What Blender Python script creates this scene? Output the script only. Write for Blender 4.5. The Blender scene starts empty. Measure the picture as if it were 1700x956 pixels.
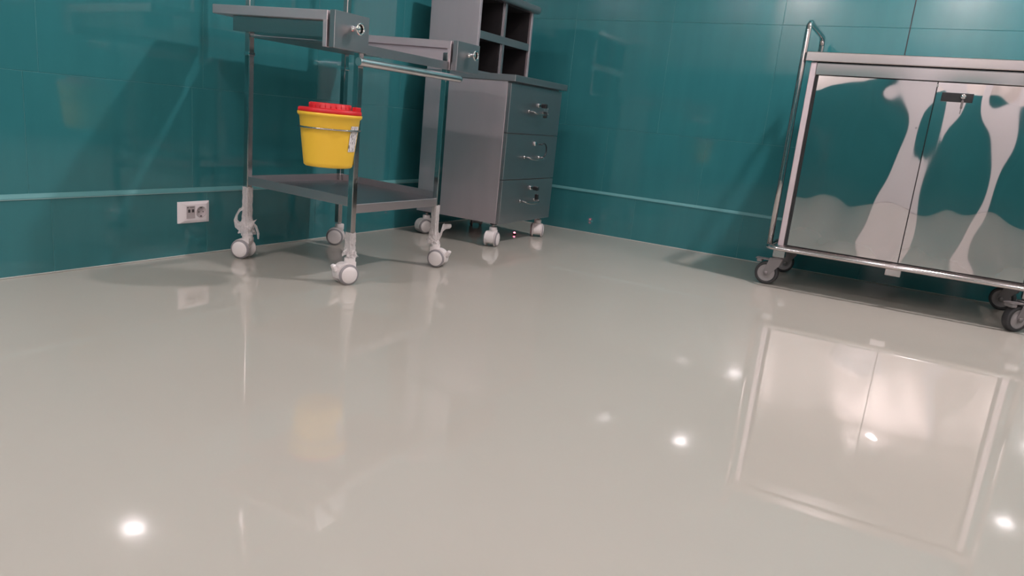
import bpy, bmesh, math, random
from mathutils import Vector, Matrix
from math import sin, cos, pi, radians
random.seed(7)
S = bpy.context.scene
COL = S.collection

# ------------------------------------------------------------------ camera
cd = bpy.data.cameras.new('camera'); cam = bpy.data.objects.new('camera', cd); COL.objects.link(cam)
F_PX, PITCH, ROLL, YAW = 1199.25, 0.2297, 0.1001, 0.4963
cd.sensor_fit = 'HORIZONTAL'; cd.sensor_width = 36.0; cd.lens = F_PX / 1700 * 36.0
cd.clip_start = 0.02; cd.clip_end = 60
fw = Vector((cos(YAW) * cos(PITCH), sin(YAW) * cos(PITCH), -sin(PITCH)))
rt0 = Vector((sin(YAW), -cos(YAW), 0)); up0 = rt0.cross(fw)
rt = cos(ROLL) * rt0 + sin(ROLL) * up0; up = rt.cross(fw)
M = Matrix((rt, up, -fw)).transposed().to_4x4(); M.translation = Vector((-4.1705, -2.4586, 0.65))
cam.matrix_world = M
S.camera = cam

# ------------------------------------------------------------------ world, exposure, lamps
w = bpy.data.worlds.new('world'); S.world = w; w.use_nodes = True
w.node_tree.nodes['Background'].inputs[0].default_value = (0.02, 0.02, 0.02, 1)
w.node_tree.nodes['Background'].inputs[1].default_value = 0.2
S.view_settings.view_transform = 'Standard'; S.view_settings.look = 'None'
S.view_settings.exposure = 0.27; S.view_settings.gamma = 1.0
S.view_settings.use_curve_mapping = False
LAMP_POWER = 272.0                      # emission strength of the ceiling downlights
LAMP_COLOR = (1.0, 0.90, 0.915)
CEIL = 3.0
LAMPS = [(-0.86, -2.68, 'white recessed round ceiling downlight above the front of the closed cart'),
         (-4.20, -2.10, 'white recessed round ceiling downlight in the middle of the room ceiling'),
         (-4.15, -0.50, 'white recessed round ceiling downlight close to the left teal wall'),
         (-7.35, -0.42, 'white recessed round ceiling downlight in the far corner of the left wall'),
         (-4.55, -3.90, 'white recessed round ceiling downlight nearest the side wall, mid room'),
         (-7.35, -2.50, 'white recessed round ceiling downlight before the white door'),
         (-7.35, -4.40, 'white recessed round ceiling downlight beyond the white pier of the rear wall'),
         (-1.20, -4.70, 'white recessed round ceiling downlight beyond the right end of the closed cart')]

# ------------------------------------------------------------------ materials
def mat(name, base, rough=0.5, metal=0.0, **kw):
    m = bpy.data.materials.new(name); m.use_nodes = True
    b = m.node_tree.nodes['Principled BSDF']
    b.inputs['Base Color'].default_value = (*base, 1)
    b.inputs['Roughness'].default_value = rough
    b.inputs['Metallic'].default_value = metal
    for k, v in kw.items(): b.inputs[k].default_value = v
    return m

def vary(m, scale=(1, 1, 1), noise=4.0, amt=0.08, rough_amt=0.0, bump=0.0, detail=3.0, bump_noise=None):
    """procedural tint / roughness / relief from object-space noise"""
    nt = m.node_tree; b = nt.nodes['Principled BSDF']
    tc = nt.nodes.new('ShaderNodeTexCoord'); mp = nt.nodes.new('ShaderNodeMapping'); nz = nt.nodes.new('ShaderNodeTexNoise')
    geo = nt.nodes.new('ShaderNodeNewGeometry')
    mp.inputs['Scale'].default_value = scale
    nz.inputs['Scale'].default_value = noise; nz.inputs['Detail'].default_value = detail
    nt.links.new(geo.outputs['Position'], mp.inputs['Vector']); nt.links.new(mp.outputs[0], nz.inputs['Vector'])
    base = b.inputs['Base Color'].default_value[:3]
    if amt:
        r = nt.nodes.new('ShaderNodeMix'); r.data_type = 'RGBA'
        r.inputs['A'].default_value = (*[c * (1 - amt) for c in base], 1)
        r.inputs['B'].default_value = (*[min(1, c * (1 + amt)) for c in base], 1)
        nt.links.new(nz.outputs[0], r.inputs['Factor']); nt.links.new(r.outputs['Result'], b.inputs['Base Color'])
    if rough_amt:
        mr = nt.nodes.new('ShaderNodeMapRange'); r0 = b.inputs['Roughness'].default_value
        mr.inputs['To Min'].default_value = max(0, r0 - rough_amt); mr.inputs['To Max'].default_value = r0 + rough_amt
        nt.links.new(nz.outputs[0], mr.inputs['Value']); nt.links.new(mr.outputs[0], b.inputs['Roughness'])
    if bump:
        bp = nt.nodes.new('ShaderNodeBump'); bp.inputs['Strength'].default_value = 1.0; bp.inputs['Distance'].default_value = bump
        src = nz
        if bump_noise:
            src = nt.nodes.new('ShaderNodeTexNoise'); src.inputs['Scale'].default_value = bump_noise; src.inputs['Detail'].default_value = 1.0
            nt.links.new(mp.outputs[0], src.inputs['Vector'])
        nt.links.new(src.outputs[0], bp.inputs['Height']); nt.links.new(bp.outputs[0], b.inputs['Normal'])
    return m

TEAL = (0.031, 0.170, 0.186)
m_tile = vary(mat('teal_tile', TEAL, 0.065, **{'IOR': 1.65}), scale=(5, 5, 0.7), noise=2.5, amt=0.10, rough_amt=0.015)
m_grout = mat('grout', (0.085, 0.27, 0.28), 0.7)
m_grout_light = mat('pale_grout', (0.24, 0.36, 0.36), 0.7)
m_ledge = mat('ledge_grout', (0.10, 0.29, 0.30), 0.55)
m_cove = mat('floor_edge', (0.42, 0.43, 0.40), 0.5)
m_floor = vary(mat('epoxy_floor', (0.455, 0.425, 0.375), 0.012, **{'IOR': 1.55}), noise=1.3, amt=0.05, bump=0.00012, bump_noise=3.0)
m_white_wall = mat('white_paint', (0.80, 0.74, 0.71), 0.6)
m_ceiling = mat('ceiling_paint', (0.80, 0.75, 0.72), 0.7)
m_door = mat('white_door', (0.72, 0.70, 0.72), 0.4)
m_steel = vary(mat('brushed_steel', (0.72, 0.61, 0.635), 0.50, 1.0), scale=(1, 1, 9), noise=6, amt=0.04, rough_amt=0.015)
m_steel_front = vary(mat('brushed_front', (0.41, 0.395, 0.41), 0.38, 1.0), scale=(1, 1, 9), noise=6, amt=0.04, rough_amt=0.015)
m_steel_v = vary(mat('brushed_steel_vertical', (0.62, 0.535, 0.56), 0.55, 1.0), scale=(5, 5, 0.8), noise=4, amt=0.05, rough_amt=0.02)
m_tube = mat('polished_tube', (0.54, 0.51, 0.51), 0.10, 1.0)
m_boxside = mat('shaded_drawer_steel', (0.42, 0.42, 0.42), 0.22, 1.0)  # darker steel with the flange's shade in its colour; bow handles share it
m_chrome = mat('chrome', (0.78, 0.76, 0.76), 0.06, 1.0)
m_mirror = mat('mirror_steel', (0.68, 0.635, 0.63), 0.025, 1.0)
m_satin = mat('satin_steel', (0.60, 0.56, 0.56), 0.12, 1.0)
m_shelf = vary(mat('shelf_steel_shaded', (0.40, 0.35, 0.365), 0.32, 1.0), scale=(1, 9, 1), noise=6, amt=0.05, rough_amt=0.02)  # darker copy: dark reflections on the pan put into its colour
m_rim = mat('rim_steel_lit', (0.56, 0.50, 0.515), 0.40, 1.0)  # lighter copy: the white wall's reflection on the rims put into the colour
m_bar = mat('push_bar_chrome', (0.80, 0.76, 0.76), 0.27, 1.0)
m_dark = mat('dark_gap', (0.02, 0.02, 0.022), 0.6)
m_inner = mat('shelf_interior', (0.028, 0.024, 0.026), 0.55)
m_wplast = mat('white_plastic', (0.76, 0.70, 0.69), 0.35)
m_gtyre = mat('grey_tyre', (0.27, 0.25, 0.26), 0.55)
m_btyre = mat('dark_rubber', (0.035, 0.033, 0.035), 0.55)
m_gplast = mat('grey_plastic', (0.20, 0.18, 0.18), 0.45)
mat_wheel = mat('grey_wheel', (0.30, 0.275, 0.275), 0.45)
m_black = mat('black_plastic', (0.012, 0.012, 0.014), 0.35)
m_yellow = mat('yellow_plastic', (0.86, 0.52, 0.042), 0.45, **{'Subsurface Weight': 0.0})
m_red = mat('red_plastic', (0.58, 0.008, 0.014), 0.5)
m_outlet = mat('outlet_plastic', (0.90, 0.82, 0.84), 0.35)
m_outlet_grey = mat('outlet_insert', (0.52, 0.45, 0.46), 0.45)
m_outlet_dark = mat('outlet_hole', (0.06, 0.05, 0.055), 0.6)

def film():
    m = bpy.data.materials.new('clear_film'); m.use_nodes = True; nt = m.node_tree; nt.nodes.clear()
    o = nt.nodes.new('ShaderNodeOutputMaterial'); mx = nt.nodes.new('ShaderNodeMixShader')
    t = nt.nodes.new('ShaderNodeBsdfTransparent'); p = nt.nodes.new('ShaderNodeBsdfPrincipled')
    p.inputs['Base Color'].default_value = (0.78, 0.72, 0.71, 1); p.inputs['Roughness'].default_value = 0.2
    nz = nt.nodes.new('ShaderNodeTexNoise'); nz.inputs['Scale'].default_value = 60
    mr = nt.nodes.new('ShaderNodeMapRange'); mr.inputs['To Min'].default_value = 0.30; mr.inputs['To Max'].default_value = 0.85
    nt.links.new(nz.outputs[0], mr.inputs['Value']); nt.links.new(mr.outputs[0], mx.inputs[0])
    nt.links.new(t.outputs[0], mx.inputs[1]); nt.links.new(p.outputs[0], mx.inputs[2]); nt.links.new(mx.outputs[0], o.inputs[0])
    return m
m_film = film()

def label_print():
    m = mat('printed_label', (0.75, 0.70, 0.70), 0.5); nt = m.node_tree; b = nt.nodes['Principled BSDF']
    g = nt.nodes.new('ShaderNodeNewGeometry'); mp = nt.nodes.new('ShaderNodeMapping'); mp.inputs['Scale'].default_value = (160, 160, 55)
    n = nt.nodes.new('ShaderNodeTexNoise'); n.inputs['Scale'].default_value = 1.6; n.inputs['Detail'].default_value = 0
    r = nt.nodes.new('ShaderNodeValToRGB'); r.color_ramp.elements[0].position = 0.36; r.color_ramp.elements[0].color = (0.2, 0.19, 0.2, 1)
    r.color_ramp.elements[1].position = 0.44; r.color_ramp.elements[1].color = (0.75, 0.70, 0.70, 1)
    nt.links.new(g.outputs['Position'], mp.inputs[0]); nt.links.new(mp.outputs[0], n.inputs['Vector'])
    nt.links.new(n.outputs[0], r.inputs[0]); nt.links.new(r.outputs[0], b.inputs['Base Color'])
    return m
m_label = label_print()

def emit(name, col, st):
    m = mat(name, (0.8, 0.8, 0.8), 0.5)
    b = m.node_tree.nodes['Principled BSDF']; b.inputs['Emission Color'].default_value = (*col, 1); b.inputs['Emission Strength'].default_value = st
    return m
m_lamp = emit('lamp_diffuser', LAMP_COLOR, LAMP_POWER)
m_lamp_bright = emit('lamp_diffuser_bright', LAMP_COLOR, LAMP_POWER * 3.5)
m_lamp_mid = emit('lamp_diffuser_mid', LAMP_COLOR, LAMP_POWER * 1.5)
m_red_glow = emit('red_glow', (1.0, 0.10, 0.16), 14.0)

# ------------------------------------------------------------------ mesh helpers (world coordinates)
def BM(): return bmesh.new()

def box(bm, x0, x1, y0, y1, z0, z1, bev=0.0, mi=0, seg=1):
    vs = [bm.verts.new((x, y, z)) for x in (x0, x1) for y in (y0, y1) for z in (z0, z1)]
    idx = [(0, 1, 3, 2), (4, 6, 7, 5), (0, 4, 5, 1), (2, 3, 7, 6), (0, 2, 6, 4), (1, 5, 7, 3)]
    fs = [bm.faces.new([vs[i] for i in f]) for f in idx]
    for f in fs: f.material_index = mi
    if bev > 0:
        es = list({e for f in fs for e in f.edges})
        r = bmesh.ops.bevel(bm, geom=es, offset=bev, segments=seg, profile=0.5, affect='EDGES')
        for f in r['faces']: f.material_index = mi
    return vs

def tube(bm, pts, r, n=14, closed=False, caps=True, mi=0):
    pts = [Vector(p) for p in pts]; N = len(pts); rings = []
    t_prev = None; u = None
    for i, p in enumerate(pts):
        if closed: t = (pts[(i + 1) % N] - pts[i - 1]).normalized()
        else: t = (pts[min(i + 1, N - 1)] - pts[max(i - 1, 0)]).normalized()
        if u is None:
            u = t.orthogonal().normalized()
        else:
            u = (u - t * u.dot(t)).normalized()
        v = t.cross(u)
        rings.append([bm.verts.new(p + r * (cos(2 * pi * k / n) * u + sin(2 * pi * k / n) * v)) for k in range(n)])
    for i in range(N if closed else N - 1):
        a, b = rings[i], rings[(i + 1) % N]
        off = 0
        if closed and i == N - 1:
            off = min(range(n), key=lambda o: (a[0].co - b[o].co).length)
        for k in range(n):
            f = bm.faces.new((a[k], a[(k + 1) % n], b[(k + 1 + off) % n], b[(k + off) % n])); f.smooth = True; f.material_index = mi
    if caps and not closed:
        f = bm.faces.new(rings[0][::-1]); f.material_index = mi
        f = bm.faces.new(rings[-1]); f.material_index = mi

def arc(c, r, a0, a1, n, ax, ay):
    c = Vector(c); ax = Vector(ax); ay = Vector(ay)
    return [c + r * (cos(a0 + (a1 - a0) * i / n) * ax + sin(a0 + (a1 - a0) * i / n) * ay) for i in range(n + 1)]

def lathe(bm, prof, c, axis='Z', n=28, mi=0, a0=0.0, a1=2 * pi, smooth=True):
    """prof = [(radius, height)]; revolved about axis through c"""
    c = Vector(c); full = abs(a1 - a0 - 2 * pi) < 1e-6
    def P(r, h, a):
        if axis == 'Z': return c + Vector((r * cos(a), r * sin(a), h))
        if axis == 'Y': return c + Vector((r * cos(a), h, r * sin(a)))
        return c + Vector((h, r * cos(a), r * sin(a)))
    cols = []
    m = n if full else n + 1
    for k in range(m):
        a = a0 + (a1 - a0) * k / n
        cols.append([bm.verts.new(P(r, h, a)) for r, h in prof])
    for k in range(n):
        A, B = cols[k], cols[(k + 1) % m]
        for i in range(len(prof) - 1):
            f = bm.faces.new((A[i], B[i], B[i + 1], A[i + 1])); f.smooth = smooth; f.material_index = mi
    bmesh.ops.remove_doubles(bm, verts=[v for cc in cols for v in cc], dist=1e-6)

ORG = {}
def obj(name, bm, mats, parent=None, loc=None, smooth=None):
    """link one mesh; verts are in world coordinates, stored relative to the parent's (or own) origin"""
    bmesh.ops.recalc_face_normals(bm, faces=bm.faces[:])
    off = ORG[parent.name] if parent else Vector((0, 0, 0))
    o0 = Vector(loc) if loc is not None else off
    for v in bm.verts: v.co -= o0
    me = bpy.data.meshes.new(name); bm.to_mesh(me); bm.free()
    for m in (mats if isinstance(mats, (list, tuple)) else [mats]): me.materials.append(m)
    o = bpy.data.objects.new(name, me); COL.objects.link(o)
    o.location = o0 - off
    if parent: o.parent = parent
    ORG[o.name] = o0
    return o

def thing(name, label, cat, loc, group=None):
    o = bpy.data.objects.new(name, None); COL.objects.link(o); o.location = loc; o.empty_display_size = 0.05
    o['label'] = label; o['category'] = cat
    if group: o['group'] = group
    ORG[o.name] = Vector(loc)
    return o

def struct(name, bm, m, parent=None):
    o = obj(name, bm, m, parent)
    if parent is None: o['kind'] = 'structure'
    return o

# ------------------------------------------------------------------ room shell
XR, YN = -7.8, -5.5          # rear wall plane (behind the camera), near side wall plane
b = BM(); box(b, XR - .1, .1, YN - .1, .1, -.08, 0.0); struct('floor', b, m_floor)
b = BM(); box(b, XR - .1, .1, YN - .1, .1, CEIL, CEIL + .1); struct('ceiling', b, m_ceiling)
T = 0.006                     # upper tiles sit this far behind the skirting face
b = BM(); box(b, XR - .1, .1, T + .0015, .1, 0.0, CEIL); wall_left = struct('wall_left', b, m_grout)
b = BM(); box(b, T + .0015, .1, YN - .1, T + .0015, 0.0, CEIL); wall_right = struct('wall_right', b, m_grout)
b = BM(); box(b, XR - .1, XR, YN - .1, .0, 0.0, CEIL); wall_rear = struct('wall_rear', b, m_white_wall)
b = BM(); box(b, XR, .0, YN - .1, YN, 0.0, CEIL); wall_near = struct('wall_near', b, m_white_wall)
b = BM(); box(b, XR, XR + .012, YN + .012, .0, 0.0, 1.72); obj('tile_cladding', b, m_tile, wall_rear)
b = BM(); box(b, XR + .012, .0, YN, YN + .012, 0.0, 1.30); obj('tile_cladding', b, m_tile, wall_near)

# the skirting bands and the ledge above them
b = BM(); box(b, XR + .012, T + .001, 0.0015, T + .0015, 0, .25); base_left = struct('baseboard_left', b, m_grout)
b = BM(); box(b, 0.0015, T + .0015, YN + .012, .0015, 0, .25); base_right = struct('baseboard_right', b, m_grout)

def ledge(name, along):
    b = BM()
    prof = [(0.0, .2495), (0.0, .2535), (T - .001, .2655), (T + .002, .2665), (T + .002, .2495)]
    if along == 'x': ends = [(XR + .012, lambda d, z, a: (a, d - .003, z)), (T, lambda d, z, a: (a, d - .003, z))]
    else: ends = [(YN + .012, lambda d, z, a: (d - .003, a, z)), (T, lambda d, z, a: (d - .003, a, z))]
    A = [b.verts.new(ends[0][1](d, z, ends[0][0])) for d, z in prof]
    B = [b.verts.new(ends[1][1](d, z, ends[1][0])) for d, z in prof]
    n = len(prof)
    for i in range(n): b.faces.new((A[i], A[(i + 1) % n], B[(i + 1) % n], B[i]))
    b.faces.new(A); b.faces.new(B[::-1])
    return struct(name, b, m_ledge)
ledge('trim_1', 'x'); ledge('trim_2', 'y')
b = BM(); box(b, XR + .012, 0, -.0036, T, .2478, .2500, .0004); struct('trim_6', b, m_grout_light)
b = BM(); box(b, XR + .012, 0, -.006, .002, 0, .004, .0015); struct('trim_3', b, m_cove)
b = BM(); box(b, -.006, .002, YN + .012, 0, 0, .004, .0015); struct('trim_4', b, m_cove)

TILE_MESH = {}
GAP = 0.0016
def tile(parent, along, a0, a1, z0, z1, d0):
    """one chamfered tile: along the wall a0..a1, face at depth d0 (towards the room is negative)"""
    w_, h_ = round(a1 - a0 - GAP, 4), round(z1 - z0 - GAP, 4)
    if w_ < .02 or h_ < .02: return
    key = (along, w_, h_)
    if key not in TILE_MESH:
        bm = BM()
        if along == 'x': box(bm, -w_ / 2, w_ / 2, 0, .008, -h_ / 2, h_ / 2)
        else: box(bm, 0, .008, -w_ / 2, w_ / 2, -h_ / 2, h_ / 2)
        # chamfer of the face edges
        ax = 1 if along == 'x' else 0
        es = [e for e in bm.edges if all(abs(v.co[ax]) < 1e-6 for v in e.verts)]
        bmesh.ops.bevel(bm, geom=es, offset=.0008, segments=1, affect='EDGES')
        bmesh.ops.recalc_face_normals(bm, faces=bm.faces[:])
        me = bpy.data.meshes.new('tile'); bm.to_mesh(me); bm.free(); me.materials.append(m_tile); TILE_MESH[key] = me
    o = bpy.data.objects.new('tile', TILE_MESH[key]); COL.objects.link(o); o.parent = parent
    c, z = (a0 + a1) / 2, (z0 + z1) / 2
    o.location = (c, d0, z) if along == 'x' else (d0, c, z)
    tilt = radians(0.02)
    o.rotation_euler = (random.uniform(-tilt, tilt), 0, random.uniform(-tilt, tilt)) if along == 'x' else (0, random.uniform(-tilt, tilt), random.uniform(-tilt, tilt))

def row(parent, along, lo, hi, z0, z1, joint, pitch, d0):
    k0 = math.floor((lo - joint) / pitch); cuts = [lo]
    k = k0 + 1
    while joint + k * pitch < hi - .03:
        if joint + k * pitch > lo + .03: cuts.append(joint + k * pitch)
        k += 1
    cuts.append(hi)
    for a, c in zip(cuts[:-1], cuts[1:]): tile(parent, along, a, c, z0, z1, d0)

rows = [(.25, .645), (.645, 1.265), (1.265, 1.885), (1.885, 2.505), (2.505, CEIL)]
row(base_left, 'x', XR + .012, 0, 0.002, .25, -2.248, .597, 0.0)
row(base_right, 'y', YN + .012, 0, 0.002, .25, -.982, .639, 0.0)
for i, (z0, z1) in enumerate(rows):
    row(wall_left, 'x', XR + .012, T, z0, z1, (-2.31, -2.862, -2.31, -2.862, -2.31)[i], .6, T)
    row(wall_right, 'y', YN + .012, T, z0, z1, (-.75, -2.255, -2.255, -2.255, -2.255)[i], .6, T)
b = BM(); box(b, T - .0006, T + .001, -2.2575, -2.2525, .95, CEIL - .01); obj('joint_strip', b, m_dark, wall_right)

# a door and a white pier on the rear wall (seen in the polished cart doors only)
b = BM(); box(b, XR + .012, XR + .045, -2.42, -1.97, 0, 2.25, .004); d = struct('door_1', b, m_door)
b = BM(); tube(b, [(XR + .045, -2.36, 1.05), (XR + .09, -2.36, 1.05), (XR + .09, -2.24, 1.05)], .009); obj('door_handle', b, m_chrome, d)
b = BM(); box(b, XR + .012, XR + .06, -3.24, -3.04, 0, CEIL, .004); struct('trim_5', b, m_door)

# ceiling downlights: they are the light of the room
for x, y, lab in LAMPS:
    t = thing('ceiling_light', lab, 'ceiling light', (x, y, CEIL), 'recessed ceiling downlights')
    b = BM(); lathe(b, [(.088, -.0005), (.105, -.0005), (.105, -.006), (.094, -.014), (.088, -.010), (.088, -.0005)], (x, y, CEIL), n=32); obj('trim_ring', b, m_white_wall, t)
    b = BM(); lathe(b, [(0.0, -.056), (.026, -.053), (.048, -.043), (.066, -.027), (.074, -.006), (.074, -.002), (0.0, -.002)], (x, y, CEIL), n=32); obj('diffuser', b, m_lamp_bright if x == LAMPS[0][0] else (m_lamp_mid if (x < -7 or y > -1) else m_lamp), t)

# ------------------------------------------------------------------ casters
def place_local(bm, pos, yaw):
    R = Matrix.Translation(Vector(pos)) @ Matrix.Rotation(yaw, 4, 'Z')
    bmesh.ops.transform(bm, matrix=R, verts=bm.verts[:])

def twin_caster(parent, x, y, ztop, yaw, lab=None, plate=False):
    """white twin-wheel furniture caster: hood > two wheels, brake tab; trails towards local -X"""
    pos = (x, y, 0); R = .0385; cx = -.016
    b = BM()
    prof = [(.012, .086), (.012, .060), (.006, .030), (.004, .022)]        # hood outline in XZ, swept over the wheels
    out = []
    for i in range(13):
        a = radians(75 + i * 10.5); out.append((cx + .0405 * cos(a), R + .0405 * sin(a)))
    pts = prof[::-1] + [(.012, .078)] + out + [(cx - .030, .020), (cx - .02, .018)]
    pts = [(.016, .084), (.016, .062), (.006, .05), (.0, .03)] + [(cx - .022, .016)] + out[::-1] + [(-.004, .0795)]
    A = [b.verts.new((px, -.0205, pz)) for px, pz in pts]; B = [b.verts.new((px, .0205, pz)) for px, pz in pts]
    n = len(pts)
    for i in range(n): b.faces.new((A[i], A[(i + 1) % n], B[(i + 1) % n], B[i]))
    b.faces.new(A); b.faces.new(B[::-1])
    lathe(b, [(0, .070), (.0195, .070), (.0205, .074), (.0205, .094), (.0185, .097), (0, .097)], (0, 0, 0), n=24)
    lathe(b, [(0, .097), (.007, .097), (.007, ztop), (0, ztop)], (0, 0, 0), n=14, mi=1)
    if plate: lathe(b, [(0, ztop - .008), (.018, ztop - .008), (.018, ztop), (0, ztop)], (0, 0, 0), n=20, mi=2)
    place_local(b, pos, yaw)
    c = obj('caster', b, [m_wplast, m_tube, m_dark], parent, loc=pos)
    if lab: c['label'] = lab
    for s in (-1, 1):
        b = BM()
        y0, y1 = s * .0208, s * .0335
        lathe(b, [(0, y0), (R, y0), (R, s * .0285)], (cx, 0, R), axis='Y', n=36, mi=0)
        lathe(b, [(R, s * .0285), (R + .0003, s * .0295), (R - .0035, s * .0338), (R - .0075, s * .0348)], (cx, 0, R), axis='Y', n=36, mi=1)
        lathe(b, [(R - .0075, s * .0348), (R - .009, s * .0362), (R - .020, s * .0385), (0, s * .0395)], (cx, 0, R), axis='Y', n=36, mi=0)
        place_local(b, pos, yaw)
        obj('wheel', b, [m_wplast, m_gtyre], c)
    return c, pos, yaw

def brake_tab(c, pos, yaw):
    b = BM(); box(b, -.068, -.052, -.012, .012, .048, .075, .005, seg=2)
    bmesh.ops.rotate(b, cent=(-.06, 0, .06), matrix=Matrix.Rotation(radians(-25), 3, 'Y'), verts=b.verts[:])
    place_local(b, pos, yaw); obj('brake_tab', b, m_wplast, c)

def fork_caster(parent, x, y, ztop, yaw):
    """grey industrial swivel caster: fork > wheel, tyre, brake lever; wheel trails towards local -X"""
    pos = (x, y, 0); R = .0545; cx = -.042
    b = BM()
    for s in (-1, 1):
        out = [(.022, ztop - .006), (-.034, ztop - .006), (cx - .014, R + .004), (cx - .008, R - .014), (cx + .010, R - .014), (.012, ztop - .04)]
        y0, y1 = s * .0195, s * .0225
        A = [b.verts.new((px, y0, pz)) for px, pz in out]; B = [b.verts.new((px, y1, pz)) for px, pz in out]
        n = len(out)
        for i in range(n): b.faces.new((A[i], A[(i + 1) % n], B[(i + 1) % n], B[i]))
        b.faces.new(A); b.faces.new(B[::-1])
        lathe(b, [(0, s * .0225), (.009, s * .0225), (.009, s * .029), (0, s * .029)], (cx, 0, R), axis='Y', n=16)
    box(b, -.034, .022, -.0225, .0225, ztop - .012, ztop - .006, .002)
    lathe(b, [(0, ztop - .006), (.024, ztop - .006), (.024, ztop), (0, ztop)], (0, 0, 0), n=24)
    place_local(b, pos, yaw)
    c = obj('caster', b, m_gplast, parent, loc=pos)
    b = BM(); lathe(b, [(.040, -.0165), (R - .003, -.0165), (R, -.010), (R, .010), (R - .003, .0165), (.040, .0165), (.040, -.0165)], (cx, 0, R), axis='Y', n=36)
    place_local(b, pos, yaw); obj('tyre', b, m_btyre, c)
    b = BM(); lathe(b, [(0, -.0175), (.016, -.0175), (.018, -.0145), (.036, -.0135), (.040, -.0165), (.0402, 0), (.040, .0165), (.036, .0135), (.018, .0145), (.016, .0175), (0, .0175)], (cx, 0, R), axis='Y', n=36)
    place_local(b, pos, yaw); obj('wheel', b, mat_wheel, c)
    b = BM()
    box(b, -.100, -.030, -.021, .021, ztop - .020, ztop - .014, .002)
    box(b, -.094, -.070, -.021, .021, ztop - .034, ztop - .019, .003)
    place_local(b, pos, yaw); obj('brake_lever', b, m_gplast, c)
    return c

def slope(b):
    for v in b.verts: v.co.z += .020 * (v.co.y + .69)
    return b
# ------------------------------------------------------------------ dressing trolley
XL, XQ, YF, YB = -2.178, -1.655, -.692, -.150
H = .0125
tro = thing('instrument_trolley', 'stainless steel dressing trolley with two side drawers, standing before the left teal wall', 'trolley', ((XL + XQ) / 2, (YF + YB) / 2, 0))
for (x, y, z1) in ((XL, YF, .88), (XQ, YF, .88), (XL, YB, 1.40), (XQ, YB, 1.40)):
    b = BM(); box(b, x - H, x + H, y - H, y + H, .104, z1, .0024); obj('leg', b, m_tube, tro)
b = BM(); box(b, XL + H, XQ - H, YB - .011, YB + .011, 1.375, 1.40, .002); obj('top_rail', b, m_tube, tro)
# collars on the back uprights
for x in (XL, XQ):
    b = BM(); box(b, x - .0155, x + .0155, YB - .0155, YB + .0155, .783, .797, .003); obj('collar', b, m_chrome, tro)
# lower shelf: pan with three raised sides and a dropped front lip
b = BM()
box(b, XL - .008, XQ + .008, YF - .008, YB + .008, .2845, .290)
obj('lower_shelf', slope(b), m_shelf, tro)
for rim in ((XL - .010, XL - .004, YF + H, YB - H, .284, .318), (XQ + .004, XQ + .010, YF + H, YB - H, .284, .318),
            (XL + H, XQ - H, YB + .004, YB + .010, .284, .318), (XL + H, XQ - H, YF - .010, YF - .004, .260, .293)):
    b = BM(); box(b, *rim, .0015); obj('shelf_rim', slope(b), m_rim, tro)
b = BM()
box(b, XL - .008, XQ + .008, YF - .014, YB + .008, .840, .846)
box(b, XL + .014, XQ - .014, YF - .020, YF - .014, .814, .846, .001)
box(b, XL + H, XQ - H, YB + .002, YB + .008, .846, .876, .001)
obj('upper_shelf', slope(b), m_steel_front, tro)
# side wings with drawers
def wing(s, xi):
    """s = -1 left / +1 right; xi = inner x; the wing spreads outwards by .165"""
    X = lambda d: xi + s * d
    lo = lambda a, c: (min(X(a), X(c)), max(X(a), X(c)))
    b = BM()
    x0, x1 = lo(0, .165); box(b, x0, x1, -.712, -.165, .897, .928, .002)
    x0, x1 = lo(.140, .165); box(b, x0, x1, -.712, -.694, .815, .898, .001)
    x0, x1 = lo(0, .012); box(b, x0, x1, -.712, -.694, .815, .898, .001)
    w_ = obj('side_tray', slope(b), m_steel, tro)
    b = BM(); x0, x1 = lo(.012, .142); box(b, x0, x1, -.700, -.245, .846, .8965, .001)
    dr = obj('drawer', slope(b), m_boxside if s < 0 else m_steel, tro)  # left box darker: the shade under the flange is put into its steel
    b = BM(); x0, x1 = lo(0, .165); box(b, x0, x1, -.745, -.722, .813, .929, .0015)
    obj('drawer_front', b, m_steel_front, dr)
    b = BM(); cx = X(.083)
    lathe(b, [(0, -.745), (.010, -.745), (.010, -.750), (.0065, -.753), (.0065, -.768), (.013, -.774), (.013, -.778), (0, -.778)], (cx, 0, .882), axis='Y', n=24)
    tube(b, arc((cx, -.780, .882), .0165, 0, 2 * pi * 31 / 32, 31, (1, 0, 0), (0, 0, 1)), .0042, n=10, closed=True)
    obj('ring_handle', b, m_chrome, dr)
wing(-1, XL - H - .002); wing(1, XQ + H - .018)
# chrome push bar
b = BM()
zb, yb = .783, -.752
tube(b, [(-2.247, yb, zb), (-2.244, yb, zb), (-2.05, yb, zb), (-1.85, yb, zb), (-1.646, yb, zb), (-1.640, yb, zb)], .0142, n=20)
for x in (XL, XQ): tube(b, [(x, YF - H, zb), (x, yb, zb)], .007, n=12)
obj('push_bar', b, m_bar, tro)
# holder ring for the sharps container
BX, BY = -2.305, -.690
b = BM(); tube(b, arc((BX, BY, .557), .1018, 0, 2 * pi * 47 / 48, 47, (1, 0, 0), (0, 1, 0)), .003, n=10, closed=True)
box(b, BX + .1035, XL - H, BY - .008, BY + .008, .548, .566, .001)
obj('holder_ring', b, m_tube, tro)
for (x, y, yaw, tab) in ((XL - .006, YB - .010, -68, 0), (XL + .002, YF, -21, 1), (XQ + .006, YF - .008, 105, 1), (XQ + .01, YB, -55, 0)):
    c, p, a = twin_caster(tro, x, y, .106, radians(yaw))
    if tab: brake_tab(c, p, a)

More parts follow.
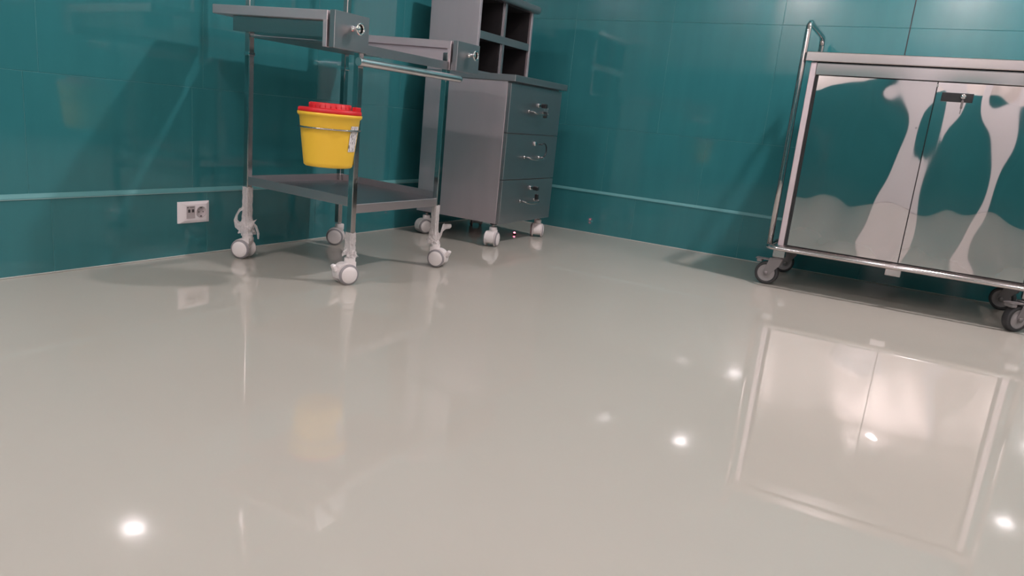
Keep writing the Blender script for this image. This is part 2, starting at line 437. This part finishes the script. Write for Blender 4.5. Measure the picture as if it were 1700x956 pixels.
# crumpled clear packing film left on three of the legs
def film_wrap(x, y, z0, z1, kind):
    rnd = random.Random(int(abs(x * 1000) + abs(y * 77))); b = BM()
    nz, na = 16, 26; rings = []
    for i in range(nz + 1):
        t = i / nz; z = z1 + (z0 - z1) * t; ring = []
        flare = .0 if t < .62 else (t - .62) / .38
        for k in range(na):
            a = 2 * pi * k / na
            sq = 1 / max(abs(cos(a)), abs(sin(a)))
            r = (.0150 * min(sq, 1.32)) * (1 - flare) + flare * (.021 + .010 * sin(3 * a + i) ** 2)
            if kind == 'left': r += flare * (.014 * max(0, sin(a * 2.0 + 1.1 + t * 5)) + .004)
            if kind == 'right': r = r * .9 + flare * .004
            r += rnd.uniform(-.0012, .0012) * (1 + 2.5 * flare)
            ring.append(b.verts.new((x + r * cos(a), y + r * sin(a), z + rnd.uniform(-.003, .003) * (1 + flare))))
        rings.append(ring)
    for i in range(nz):
        for k in range(na):
            b.faces.new((rings[i][k], rings[i][(k + 1) % na], rings[i + 1][(k + 1) % na], rings[i + 1][k]))
    def flap(path, wd):
        prev = None
        for j, (p, q) in enumerate(path):
            p = Vector(p); q = Vector(q)
            cur = [b.verts.new(p + (q - p) * s + Vector((rnd.uniform(-.002, .002), rnd.uniform(-.002, .002), rnd.uniform(-.002, .002)))) for s in (0, .33, .66, 1)]
            if prev:
                for m_ in range(3): b.faces.new((prev[m_], prev[m_ + 1], cur[m_ + 1], cur[m_]))
            prev = cur
    rx, ry = .476, -.879     # a direction along the wall of the room's depth
    P = lambda u, z, d=0.0: (x + rx * u - ry * d * -1, y + ry * u + rx * d * -1, z)
    if kind == 'right':
        flap([(P(-.022, .150), P(-.020, .098)), (P(-.008, .152, .012), P(-.006, .096, .012)), (P(.010, .152, .014), P(.010, .098, .014)), (P(.026, .146, .012), P(.018, .106, .010)), (P(.034, .170, .008), P(.028, .118, .006)), (P(.040, .192, .004), P(.038, .140, .004))], .02)
        flap([(P(.034, .184, .006), P(.036, .150, .006)), (P(.052, .188, .004), P(.050, .162, .004)), (P(.072, .186), P(.066, .168)), (P(.074, .176), P(.068, .166))], .02)
    if kind == 'left':
        flap([(P(-.010, .208, .01), P(-.010, .196, .01)), (P(-.028, .196, .01), P(-.024, .186, .01)), (P(-.042, .172, .01), P(-.034, .168, .01)), (P(-.050, .150, .01), P(-.036, .152, .01)), (P(-.044, .122, .012), P(-.026, .146, .012)), (P(-.024, .106, .016), P(-.008, .150, .016)), (P(.004, .108, .02), P(.008, .152, .02)), (P(.022, .118, .014), P(.024, .150, .014)), (P(.036, .148, .008), P(.040, .160, .008))], .02)
        flap([(P(.020, .150, .008), P(.028, .150, .008)), (P(.032, .132, .006), P(.042, .136, .006)), (P(.042, .104, .004), P(.052, .104, .004)), (P(.044, .080, .004), P(.052, .078, .004))], .02)
    o = obj('plastic_wrap', b, m_film, tro)
    o['label'] = 'crumpled clear packing film'
    return o
film_wrap(XL, YB, .098, .285, 'left')
film_wrap(XL, YF, .103, .190, 'front')
film_wrap(XQ, YF, .098, .262, 'right')

# ------------------------------------------------------------------ sharps container
sc = thing('sharps_container', 'yellow round sharps bucket with red lid, hung in a wire ring on the trolley leg', 'bucket', (BX, BY, .430))
b = BM()
lathe(b, [(0, .432), (.076, .430), (.0805, .434), (.082, .445), (.0955, .557), (.0995, .592), (.1045, .596), (.1065, .600), (.1065, .606), (.1, .607), (0, .607)], (BX, BY, 0), n=48)
obj('body', b, m_yellow, sc)
b = BM()
lathe(b, [(0, .607), (.1035, .607), (.1045, .610), (.1035, .619), (.100, .621), (.070, .621), (.0685, .624), (.0675, .637), (.065, .639), (.030, .639), (.028, .635), (0, .635)], (BX, BY, 0), n=48)
for k in range(24):            # grip ribs of the raised cap
    a = 2 * pi * k / 24; tube(b, [(BX + .068 * cos(a), BY + .068 * sin(a), .622), (BX + .068 * cos(a), BY + .068 * sin(a), .637)], .0016, n=6)
lid = obj('lid', b, m_red, sc)
b = BM(); box(b, BX + .028, BX + .054, BY - .088, BY - .070, .620, .634, .002); obj('lid_tab', b, m_red, lid)
b = BM()
lathe(b, [(.0883, .487), (.0992, .572)], (BX, BY, 0), a0=radians(-92), a1=radians(-64), n=8)
o = obj('label_sticker', b, m_label, sc); o['label'] = 'white printed sticker'

# ------------------------------------------------------------------ drawer cabinet
CX0, CX1, CYF, CYB = -1.008, -.437, -.610, -.112
cab = thing('drawer_cabinet', 'stainless steel three-drawer cabinet on white casters in the room corner', 'cabinet', ((CX0 + CX1) / 2, (CYF + CYB) / 2, 0))
b = BM(); box(b, CX0, CX1, CYF, CYB, .118, .824, .001); obj('body', b, m_steel_v, cab)
b = BM(); box(b, CX0 - .008, CX1 + .008, -.655, CYB + .002, .824, .856, .0025); obj('worktop', b, m_steel_front, cab)
zs = [(.118, .341), (.345, .574), (.578, .816)]
def key(parent, x, y, z, style):
    b = BM()
    lathe(b, [(0, -.630), (.012, -.630), (.012, -.636), (.010, -.640), (0, -.640)], (x, 0, z), axis='Y', n=20); lk = obj('lock', b, m_chrome, parent)
    if style == 0: return
    b = BM()
    box(b, x - .002, x + .002, -.652, -.640, z - .004, z + .004)
    box(b, x - .010, x + .010, -.682, -.652, z - .011, z + .011, .003)
    obj('key', b, m_black, parent)
    if style == 2:
        b = BM()
        tube(b, arc((x + .012, -.672, z - .016), .012, 0, 2 * pi * 19 / 20, 19, (0, 1, 0), (0, 0, 1)), .001, n=6, closed=True)
        obj('key_ring', b, m_chrome, parent)
    b = BM()
    box(b, x + .004, x + .020, -.680, -.660, z - .060, z - .030, .003)
    if style == 2: box(b, x - .026, x + .008, -.678, -.674, z - .034, z - .028, .001)
    obj('key', b, m_black, parent)
for i, (z0, z1) in enumerate(zs):
    b = BM(); box(b, CX0 + .003, CX1 - .002, -.630, CYF + .0005, z0, z1, .0015)
    dr = obj('drawer', b, m_steel_front, cab)
    zc = (.229, .459, .692)[i]
    b = BM()
    x0, x1 = -.805, -.645
    P = [(x0, -.630, zc)] + [(x0 + .001, -.655, zc)] + [((x0 + x1) / 2 - .08 * cos(pi * k / 10), -.660 - .016 * sin(pi * k / 10), zc - .010 * sin(pi * k / 10)) for k in range(11)] + [(x1 - .001, -.655, zc), (x1, -.630, zc)]
    tube(b, P, .0042, n=12)
    for xx in (x0, x1): lathe(b, [(0, -.630), (.009, -.630), (.009, -.634), (.005, -.637), (0, -.637)], (xx, 0, zc), axis='Y', n=16)
    obj('bow_handle', b, m_boxside, dr)
    key(dr, -.706, -.63, (.297, .530, .727)[i], (1, 0, 2)[i])
    if i == 1:
        b = BM()
        tube(b, [(-.706, -.655, .530)] + arc((-.676, -.672, .500), .036, radians(125), radians(-75), 12, (1, 0, 0), (0, 0, 1)), .0032, n=8)
        obj('key', b, m_black, dr)
for (x, y, yaw) in ((-.985, -.165, -26), (-.978, -.585, 13.7), (-.452, -.570, 28), (-.455, -.150, 40)):
    twin_caster(cab, x, y, .118, radians(yaw), plate=True)

# pigeonhole unit on the cabinet
PX0, PX1, PYF, PYB, PZ0, PZ1 = -.990, -.437, -.402, -.105, .856, 1.225
sh = thing('pigeonhole_shelf', 'stainless steel shelf unit with four open pigeonholes, set on top of the drawer cabinet', 'shelf', ((PX0 + PX1) / 2, (PYF + PYB) / 2, PZ0))
for (x0, x1) in ((PX0, PX0 + .020), (PX1 - .020, PX1)):
    b = BM(); box(b, x0, x1, PYF, PYB, PZ0, PZ1, .001); obj('side_panel', b, m_steel_v, sh)
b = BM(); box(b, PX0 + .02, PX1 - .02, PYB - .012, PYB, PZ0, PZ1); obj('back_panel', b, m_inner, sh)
b = BM(); box(b, PX0 + .02, PX1 - .02, PYF + .001, PYB - .012, PZ0 + .0005, PZ0 + .012, .0005); obj('shelf_board', b, m_steel_front, sh)
b = BM(); box(b, PX0 + .02, PX1 - .02, PYF, PYF + .003, 1.022, 1.060, .0005); box(b, PX0 + .02, PX1 - .02, PYF + .003, PYB - .012, 1.030, 1.036); obj('shelf_board', b, m_steel_front, sh)
for (z0, z1) in ((PZ0 + .012, 1.022), (1.060, PZ1)):
    b = BM(); xm = -.734
    box(b, xm - .010, xm + .010, PYF + .0005, PYF + .012, z0, z1, .001); box(b, xm - .022, xm - .020, PYF + .010, PYB - .012, z0, z1); box(b, xm - .022, xm + .002, PYF + .010, PYF + .013, z0, z1)
    obj('divider', b, m_steel_front, sh)
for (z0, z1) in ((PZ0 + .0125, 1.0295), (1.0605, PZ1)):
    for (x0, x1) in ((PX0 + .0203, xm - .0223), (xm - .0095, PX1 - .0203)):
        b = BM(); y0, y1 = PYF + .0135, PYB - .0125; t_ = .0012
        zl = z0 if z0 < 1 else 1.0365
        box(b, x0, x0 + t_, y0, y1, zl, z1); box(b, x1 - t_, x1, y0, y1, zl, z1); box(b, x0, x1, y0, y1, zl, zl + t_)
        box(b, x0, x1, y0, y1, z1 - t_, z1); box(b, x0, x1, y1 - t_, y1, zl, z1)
        obj('dark_panel', b, m_inner, sh)  # near-black panels over the inside faces of each pigeonhole
b = BM(); box(b, PX0 - .004, PX1 + .034, PYF - .030, PYB + .002, PZ1, PZ1 + .040, .014, seg=4); o = obj('top_board', b, m_steel_front, sh)

# ------------------------------------------------------------------ closed cart on the right
KX, KB, KL, KR = -.630, -.125, -1.925, -2.930     # body: front, back, left end, right end
cart = thing('closed_cart', 'polished stainless steel two-door cart with tube bumper, against the right teal wall', 'cart', ((KX + KB) / 2, (KL + KR) / 2, 0))
b = BM(); box(b, KX + .012, KB, KR + .004, KL - .004, .200, 1.020, .001); obj('body', b, m_satin, cart)
for (y0, y1) in ((KL - .042, KL - .028), (KR + .028, KR + .042), (-2.436, -2.424)):
    b = BM(); box(b, KX + .006, KX + .0118, y0, y1, .205, .966); obj('gap_shade', b, m_dark, cart)  # dark strips that put the shade of the door gaps into colour
b = BM(); box(b, KX + .006, KX + .0118, KR + .03, KL - .03, .962, .972); obj('gap_shade', b, m_dark, cart)
b = BM(); box(b, KX + .004, KX + .0118, KR + .03, KL - .03, .199, .206); obj('gap_shade', b, m_dark, cart)
for (y0, y1) in ((KL - .027, KL), (KR, KR + .027)):
    b = BM(); box(b, KX, KX + .03, y0, y1, .196, 1.020, .002); obj('corner_post', b, m_steel, cart)
b = BM(); box(b, KX - .004, KX + .010, KR + .027, KL - .027, .968, 1.016, .0015); obj('fascia', b, m_satin, cart)
b = BM(); box(b, KX - .022, KB + .016, KR - .022, KL + .022, 1.022, 1.062, .003, seg=2); obj('top_tray', b, m_satin, cart)
b = BM(); box(b, KX + .004, KB, KR + .010, KL - .010, .184, .199, .002); obj('base_plate', b, m_satin, cart)

def wavy_door(y0, y1, seed):
    """polished sheet door: a slightly buckled front skin, folded edges"""
    b = BM(); z0, z1 = .204, .964; ny, nz = 40, 60
    rnd = random.Random(seed); ph = [rnd.uniform(0, 2 * pi) for _ in range(6)]
    G = []
    for i in range(ny + 1):
        col = []
        for j in range(nz + 1):
            u, v = i / ny, j / nz; y = y0 + (y1 - y0) * u; z = z0 + (z1 - z0) * v
            e = min(1, 10 * min(u, 1 - u)) * min(1, 14 * min(v, 1 - v))
            dx = .0005 * sin(2 * pi * 1.15 * u + ph[0]) * cos(2 * pi * .8 * v + ph[1]) +   .00035 * sin(2 * pi * (1.9 * u + .9 * v) + ph[2]) + .00018 * sin(2 * pi * (2.3 * v - .8 * u) + ph[3]) + .00012 * sin(2 * pi * 3.1 * u + ph[4]) * sin(2 * pi * 2.2 * v + ph[5])
            if seed == 8: curl = .0024 * max(0, (v - .62) / .38) ** 2 * (1 - .35 * sin(2 * pi * 1.6 * u + 1.0))
            else: curl = .0030 * max(0, (v - .80) / .20) ** 2 * max(0, (u - .55) / .45)
            col.append(b.verts.new((KX - .006 - dx * (.35 + .65 * e) + curl, y, z)))
        G.append(col)
    for i in range(ny):
        for j in range(nz):
            f = b.faces.new((G[i][j], G[i + 1][j], G[i + 1][j + 1], G[i][j + 1])); f.smooth = True
    rim = [G[i][0] for i in range(ny + 1)] + [G[ny][j] for j in range(1, nz + 1)] + [G[i][nz] for i in range(ny - 1, -1, -1)] + [G[0][j] for j in range(nz - 1, 0, -1)]
    rim = [b.verts.new(v.co) for v in rim]
    back = [b.verts.new((KX + .0055, v.co.y, v.co.z)) for v in rim]
    n = len(rim)
    for i in range(n): b.faces.new((rim[i], rim[(i + 1) % n], back[(i + 1) % n], back[i]))
    return obj('door', b, m_mirror, cart)
d1 = wavy_door(-2.4285, -1.968, 3)
d2 = wavy_door(-2.887, -2.4325, 8)
b = BM(); tube(b, [(KX - .002, -2.4305, .957), (KX - .002, -2.4305, .945)], .004, n=10); obj('hinge_pin', b, m_chrome, d1)
b = BM(); box(b, KX - .013, KX - .005, -2.566, -2.453, .890, .926, .0015); lp = obj('lock_plate', b, m_black, d2); lp['label'] = 'black lock plate'
b = BM()
lathe(b, [(0, KX - .013), (.0105, KX - .013), (.0105, KX - .022), (.0085, KX - .026), (0, KX - .026)], (0, -2.530, .912), axis='X', n=20)
obj('lock', b, m_chrome, d2)
b = BM(); box(b, KX - .036, KX - .025, -2.5315, -2.5285, .904, .916, .0005)
tube(b, arc((KX - .036, -2.530, .902), .008, 0, 2 * pi * 15 / 16, 15, (1, 0, 0), (0, 0, 1)), .0012, n=6, closed=True)
box(b, KX - .039, KX - .036, -2.535, -2.526, .868, .896, .001); box(b, KX - .0385, KX - .0365, -2.532, -2.529, .846, .869, .0005)
obj('key', b, m_gplast, d2)
# bumper rail
ra, z = .048, .186
xa, xb, ya, yb = -.668, -.085, -2.972, -1.884
path = []
for (cx_, cy_, a0) in ((xa + ra, yb - ra, 90), (xa + ra, ya + ra, 180), (xb - ra, ya + ra, 270), (xb - ra, yb - ra, 0)):
    path += arc((cx_, cy_, z), ra, radians(a0), radians(a0 + 90), 8, (1, 0, 0), (0, 1, 0))
b = BM(); tube(b, path, .0115, n=14, closed=True); obj('bumper_rail', b, m_tube, cart)
for (x, y) in ((xa + .02, -2.42), (-.40, yb - .01), (-.40, ya + .01)):
    b = BM(); box(b, x - .012, x + .03, y - .012, y + .012, .180, .192, .002); obj('rail_bracket', b, m_satin, cart)
b = BM(); box(b, -.662, -.650, -2.451, -2.389, .146, .176, .002); o = obj('pull_tab', b, m_satin, cart)
# push handles: a tube hoop at either end
for y in (-1.888, -2.968):
    r_ = .045; zt = 1.19; xf, xr = -.622, -.150
    P = [(xf, y, .190)] + [(xf, y, z_) for z_ in (.5, .9, zt - r_)] + arc((xf + r_, y, zt - r_), r_, pi, pi / 2, 8, (1, 0, 0), (0, 0, 1))[1:] + arc((xr - r_, y, zt - r_), r_, pi / 2, 0, 8, (1, 0, 0), (0, 0, 1)) + [(xr, y, .9), (xr, y, .5), (xr, y, .190)]
    b = BM(); tube(b, P, .0130, n=16)
    obj('push_handle', b, m_tube, cart)
for (x, y, yaw) in ((-.598, -1.936, -92), (-.150, -1.936, -60), (-.598, -2.925, -48), (-.150, -2.925, -110)):
    b = BM(); box(b, x - .026, x + .026, y - .026, y + .026, .136, .184, .003); obj('caster_socket', b, m_satin, cart)
    fork_caster(cart, x, y, .136, radians(yaw))

# ------------------------------------------------------------------ wall outlet
OX0, OX1, OZ0, OZ1 = -2.383, -2.2445, .130, .2135
out = thing('wall_outlet', 'white double wall outlet plate with data jacks and a round socket, on the teal skirting', 'outlet', ((OX0 + OX1) / 2, 0, (OZ0 + OZ1) / 2))
b = BM()
vs_o = [b.verts.new(p) for p in ((OX0, -.0, OZ0), (OX1, -.0, OZ0), (OX1, -.0, OZ1), (OX0, -.0, OZ1))]
vs_m = [b.verts.new(p) for p in ((OX0, -.006, OZ0), (OX1, -.006, OZ0), (OX1, -.006, OZ1), (OX0, -.006, OZ1))]
e_ = .010
vs_i = [b.verts.new(p) for p in ((OX0 + .024, -.012, OZ0 + e_), (OX1 - .016, -.012, OZ0 + e_), (OX1 - .016, -.012, OZ1 - e_), (OX0 + .024, -.012, OZ1 - e_))]
for i in range(4):
    j = (i + 1) % 4
    b.faces.new((vs_o[i], vs_o[j], vs_m[j], vs_m[i])); b.faces.new((vs_m[i], vs_m[j], vs_i[j], vs_i[i]))
b.faces.new(vs_i)
obj('cover_plate', b, m_outlet, out)
b = BM(); box(b, OX0 + .032, OX0 + .070, -.0132, -.0115, .148, .197, .0005); dj = obj('jack_insert', b, m_outlet_grey, out)
for x in (OX0 + .043, OX0 + .060):
    b = BM(); box(b, x - .0048, x + .0048, -.0142, -.013, .172, .184, .0004); obj('data_jack', b, m_outlet_dark, dj)
b = BM(); box(b, OX0 + .034, OX0 + .040, -.0138, -.013, .190, .1935); box(b, OX0 + .046, OX0 + .066, -.0136, -.013, .191, .193); obj('jack_marking', b, m_outlet_dark, dj)
b = BM()
cx_, cz_ = OX1 - .042, .172
lathe(b, [(.0225, -.012), (.0225, -.0145), (.0205, -.0150), (.0200, -.0128), (0, -.0128)], (cx_, 0, cz_), axis='Y', n=32)
sk = obj('round_socket', b, m_outlet_grey, out)
for dx in (-.0095, .0095):
    b = BM(); lathe(b, [(0, -.0132), (.0026, -.0132), (.0026, -.0127), (0, -.0127)], (cx_ + dx, 0, cz_), axis='Y', n=12); obj('socket_hole', b, m_outlet_dark, sk)
for dz in (-.0165, .0165):
    b = BM(); box(b, cx_ - .004, cx_ + .004, -.0138, -.0127, cz_ + dz - .002, cz_ + dz + .002); obj('earth_clip', b, m_outlet_dark, sk)

# ------------------------------------------------------------------ little red glowing spot on the floor under the cabinet
glow_spot = thing('red_glow_spot', 'tiny red indicator glowing on the floor beneath the drawer cabinet', 'spot', (-.545, -.475, 0))
b = BM(); lathe(b, [(0, .001), (.011, .001), (.011, .006), (.007, .009), (0, .009)], (-.545, -.475, 0), n=16); obj('glow_base', b, m_black, glow_spot)
b = BM(); lathe(b, [(.0055, .009), (.0055, .012), (.004, .015), (0, .016)], (-.545, -.475, 0), n=14); obj('glow_cap', b, m_red_glow, glow_spot)
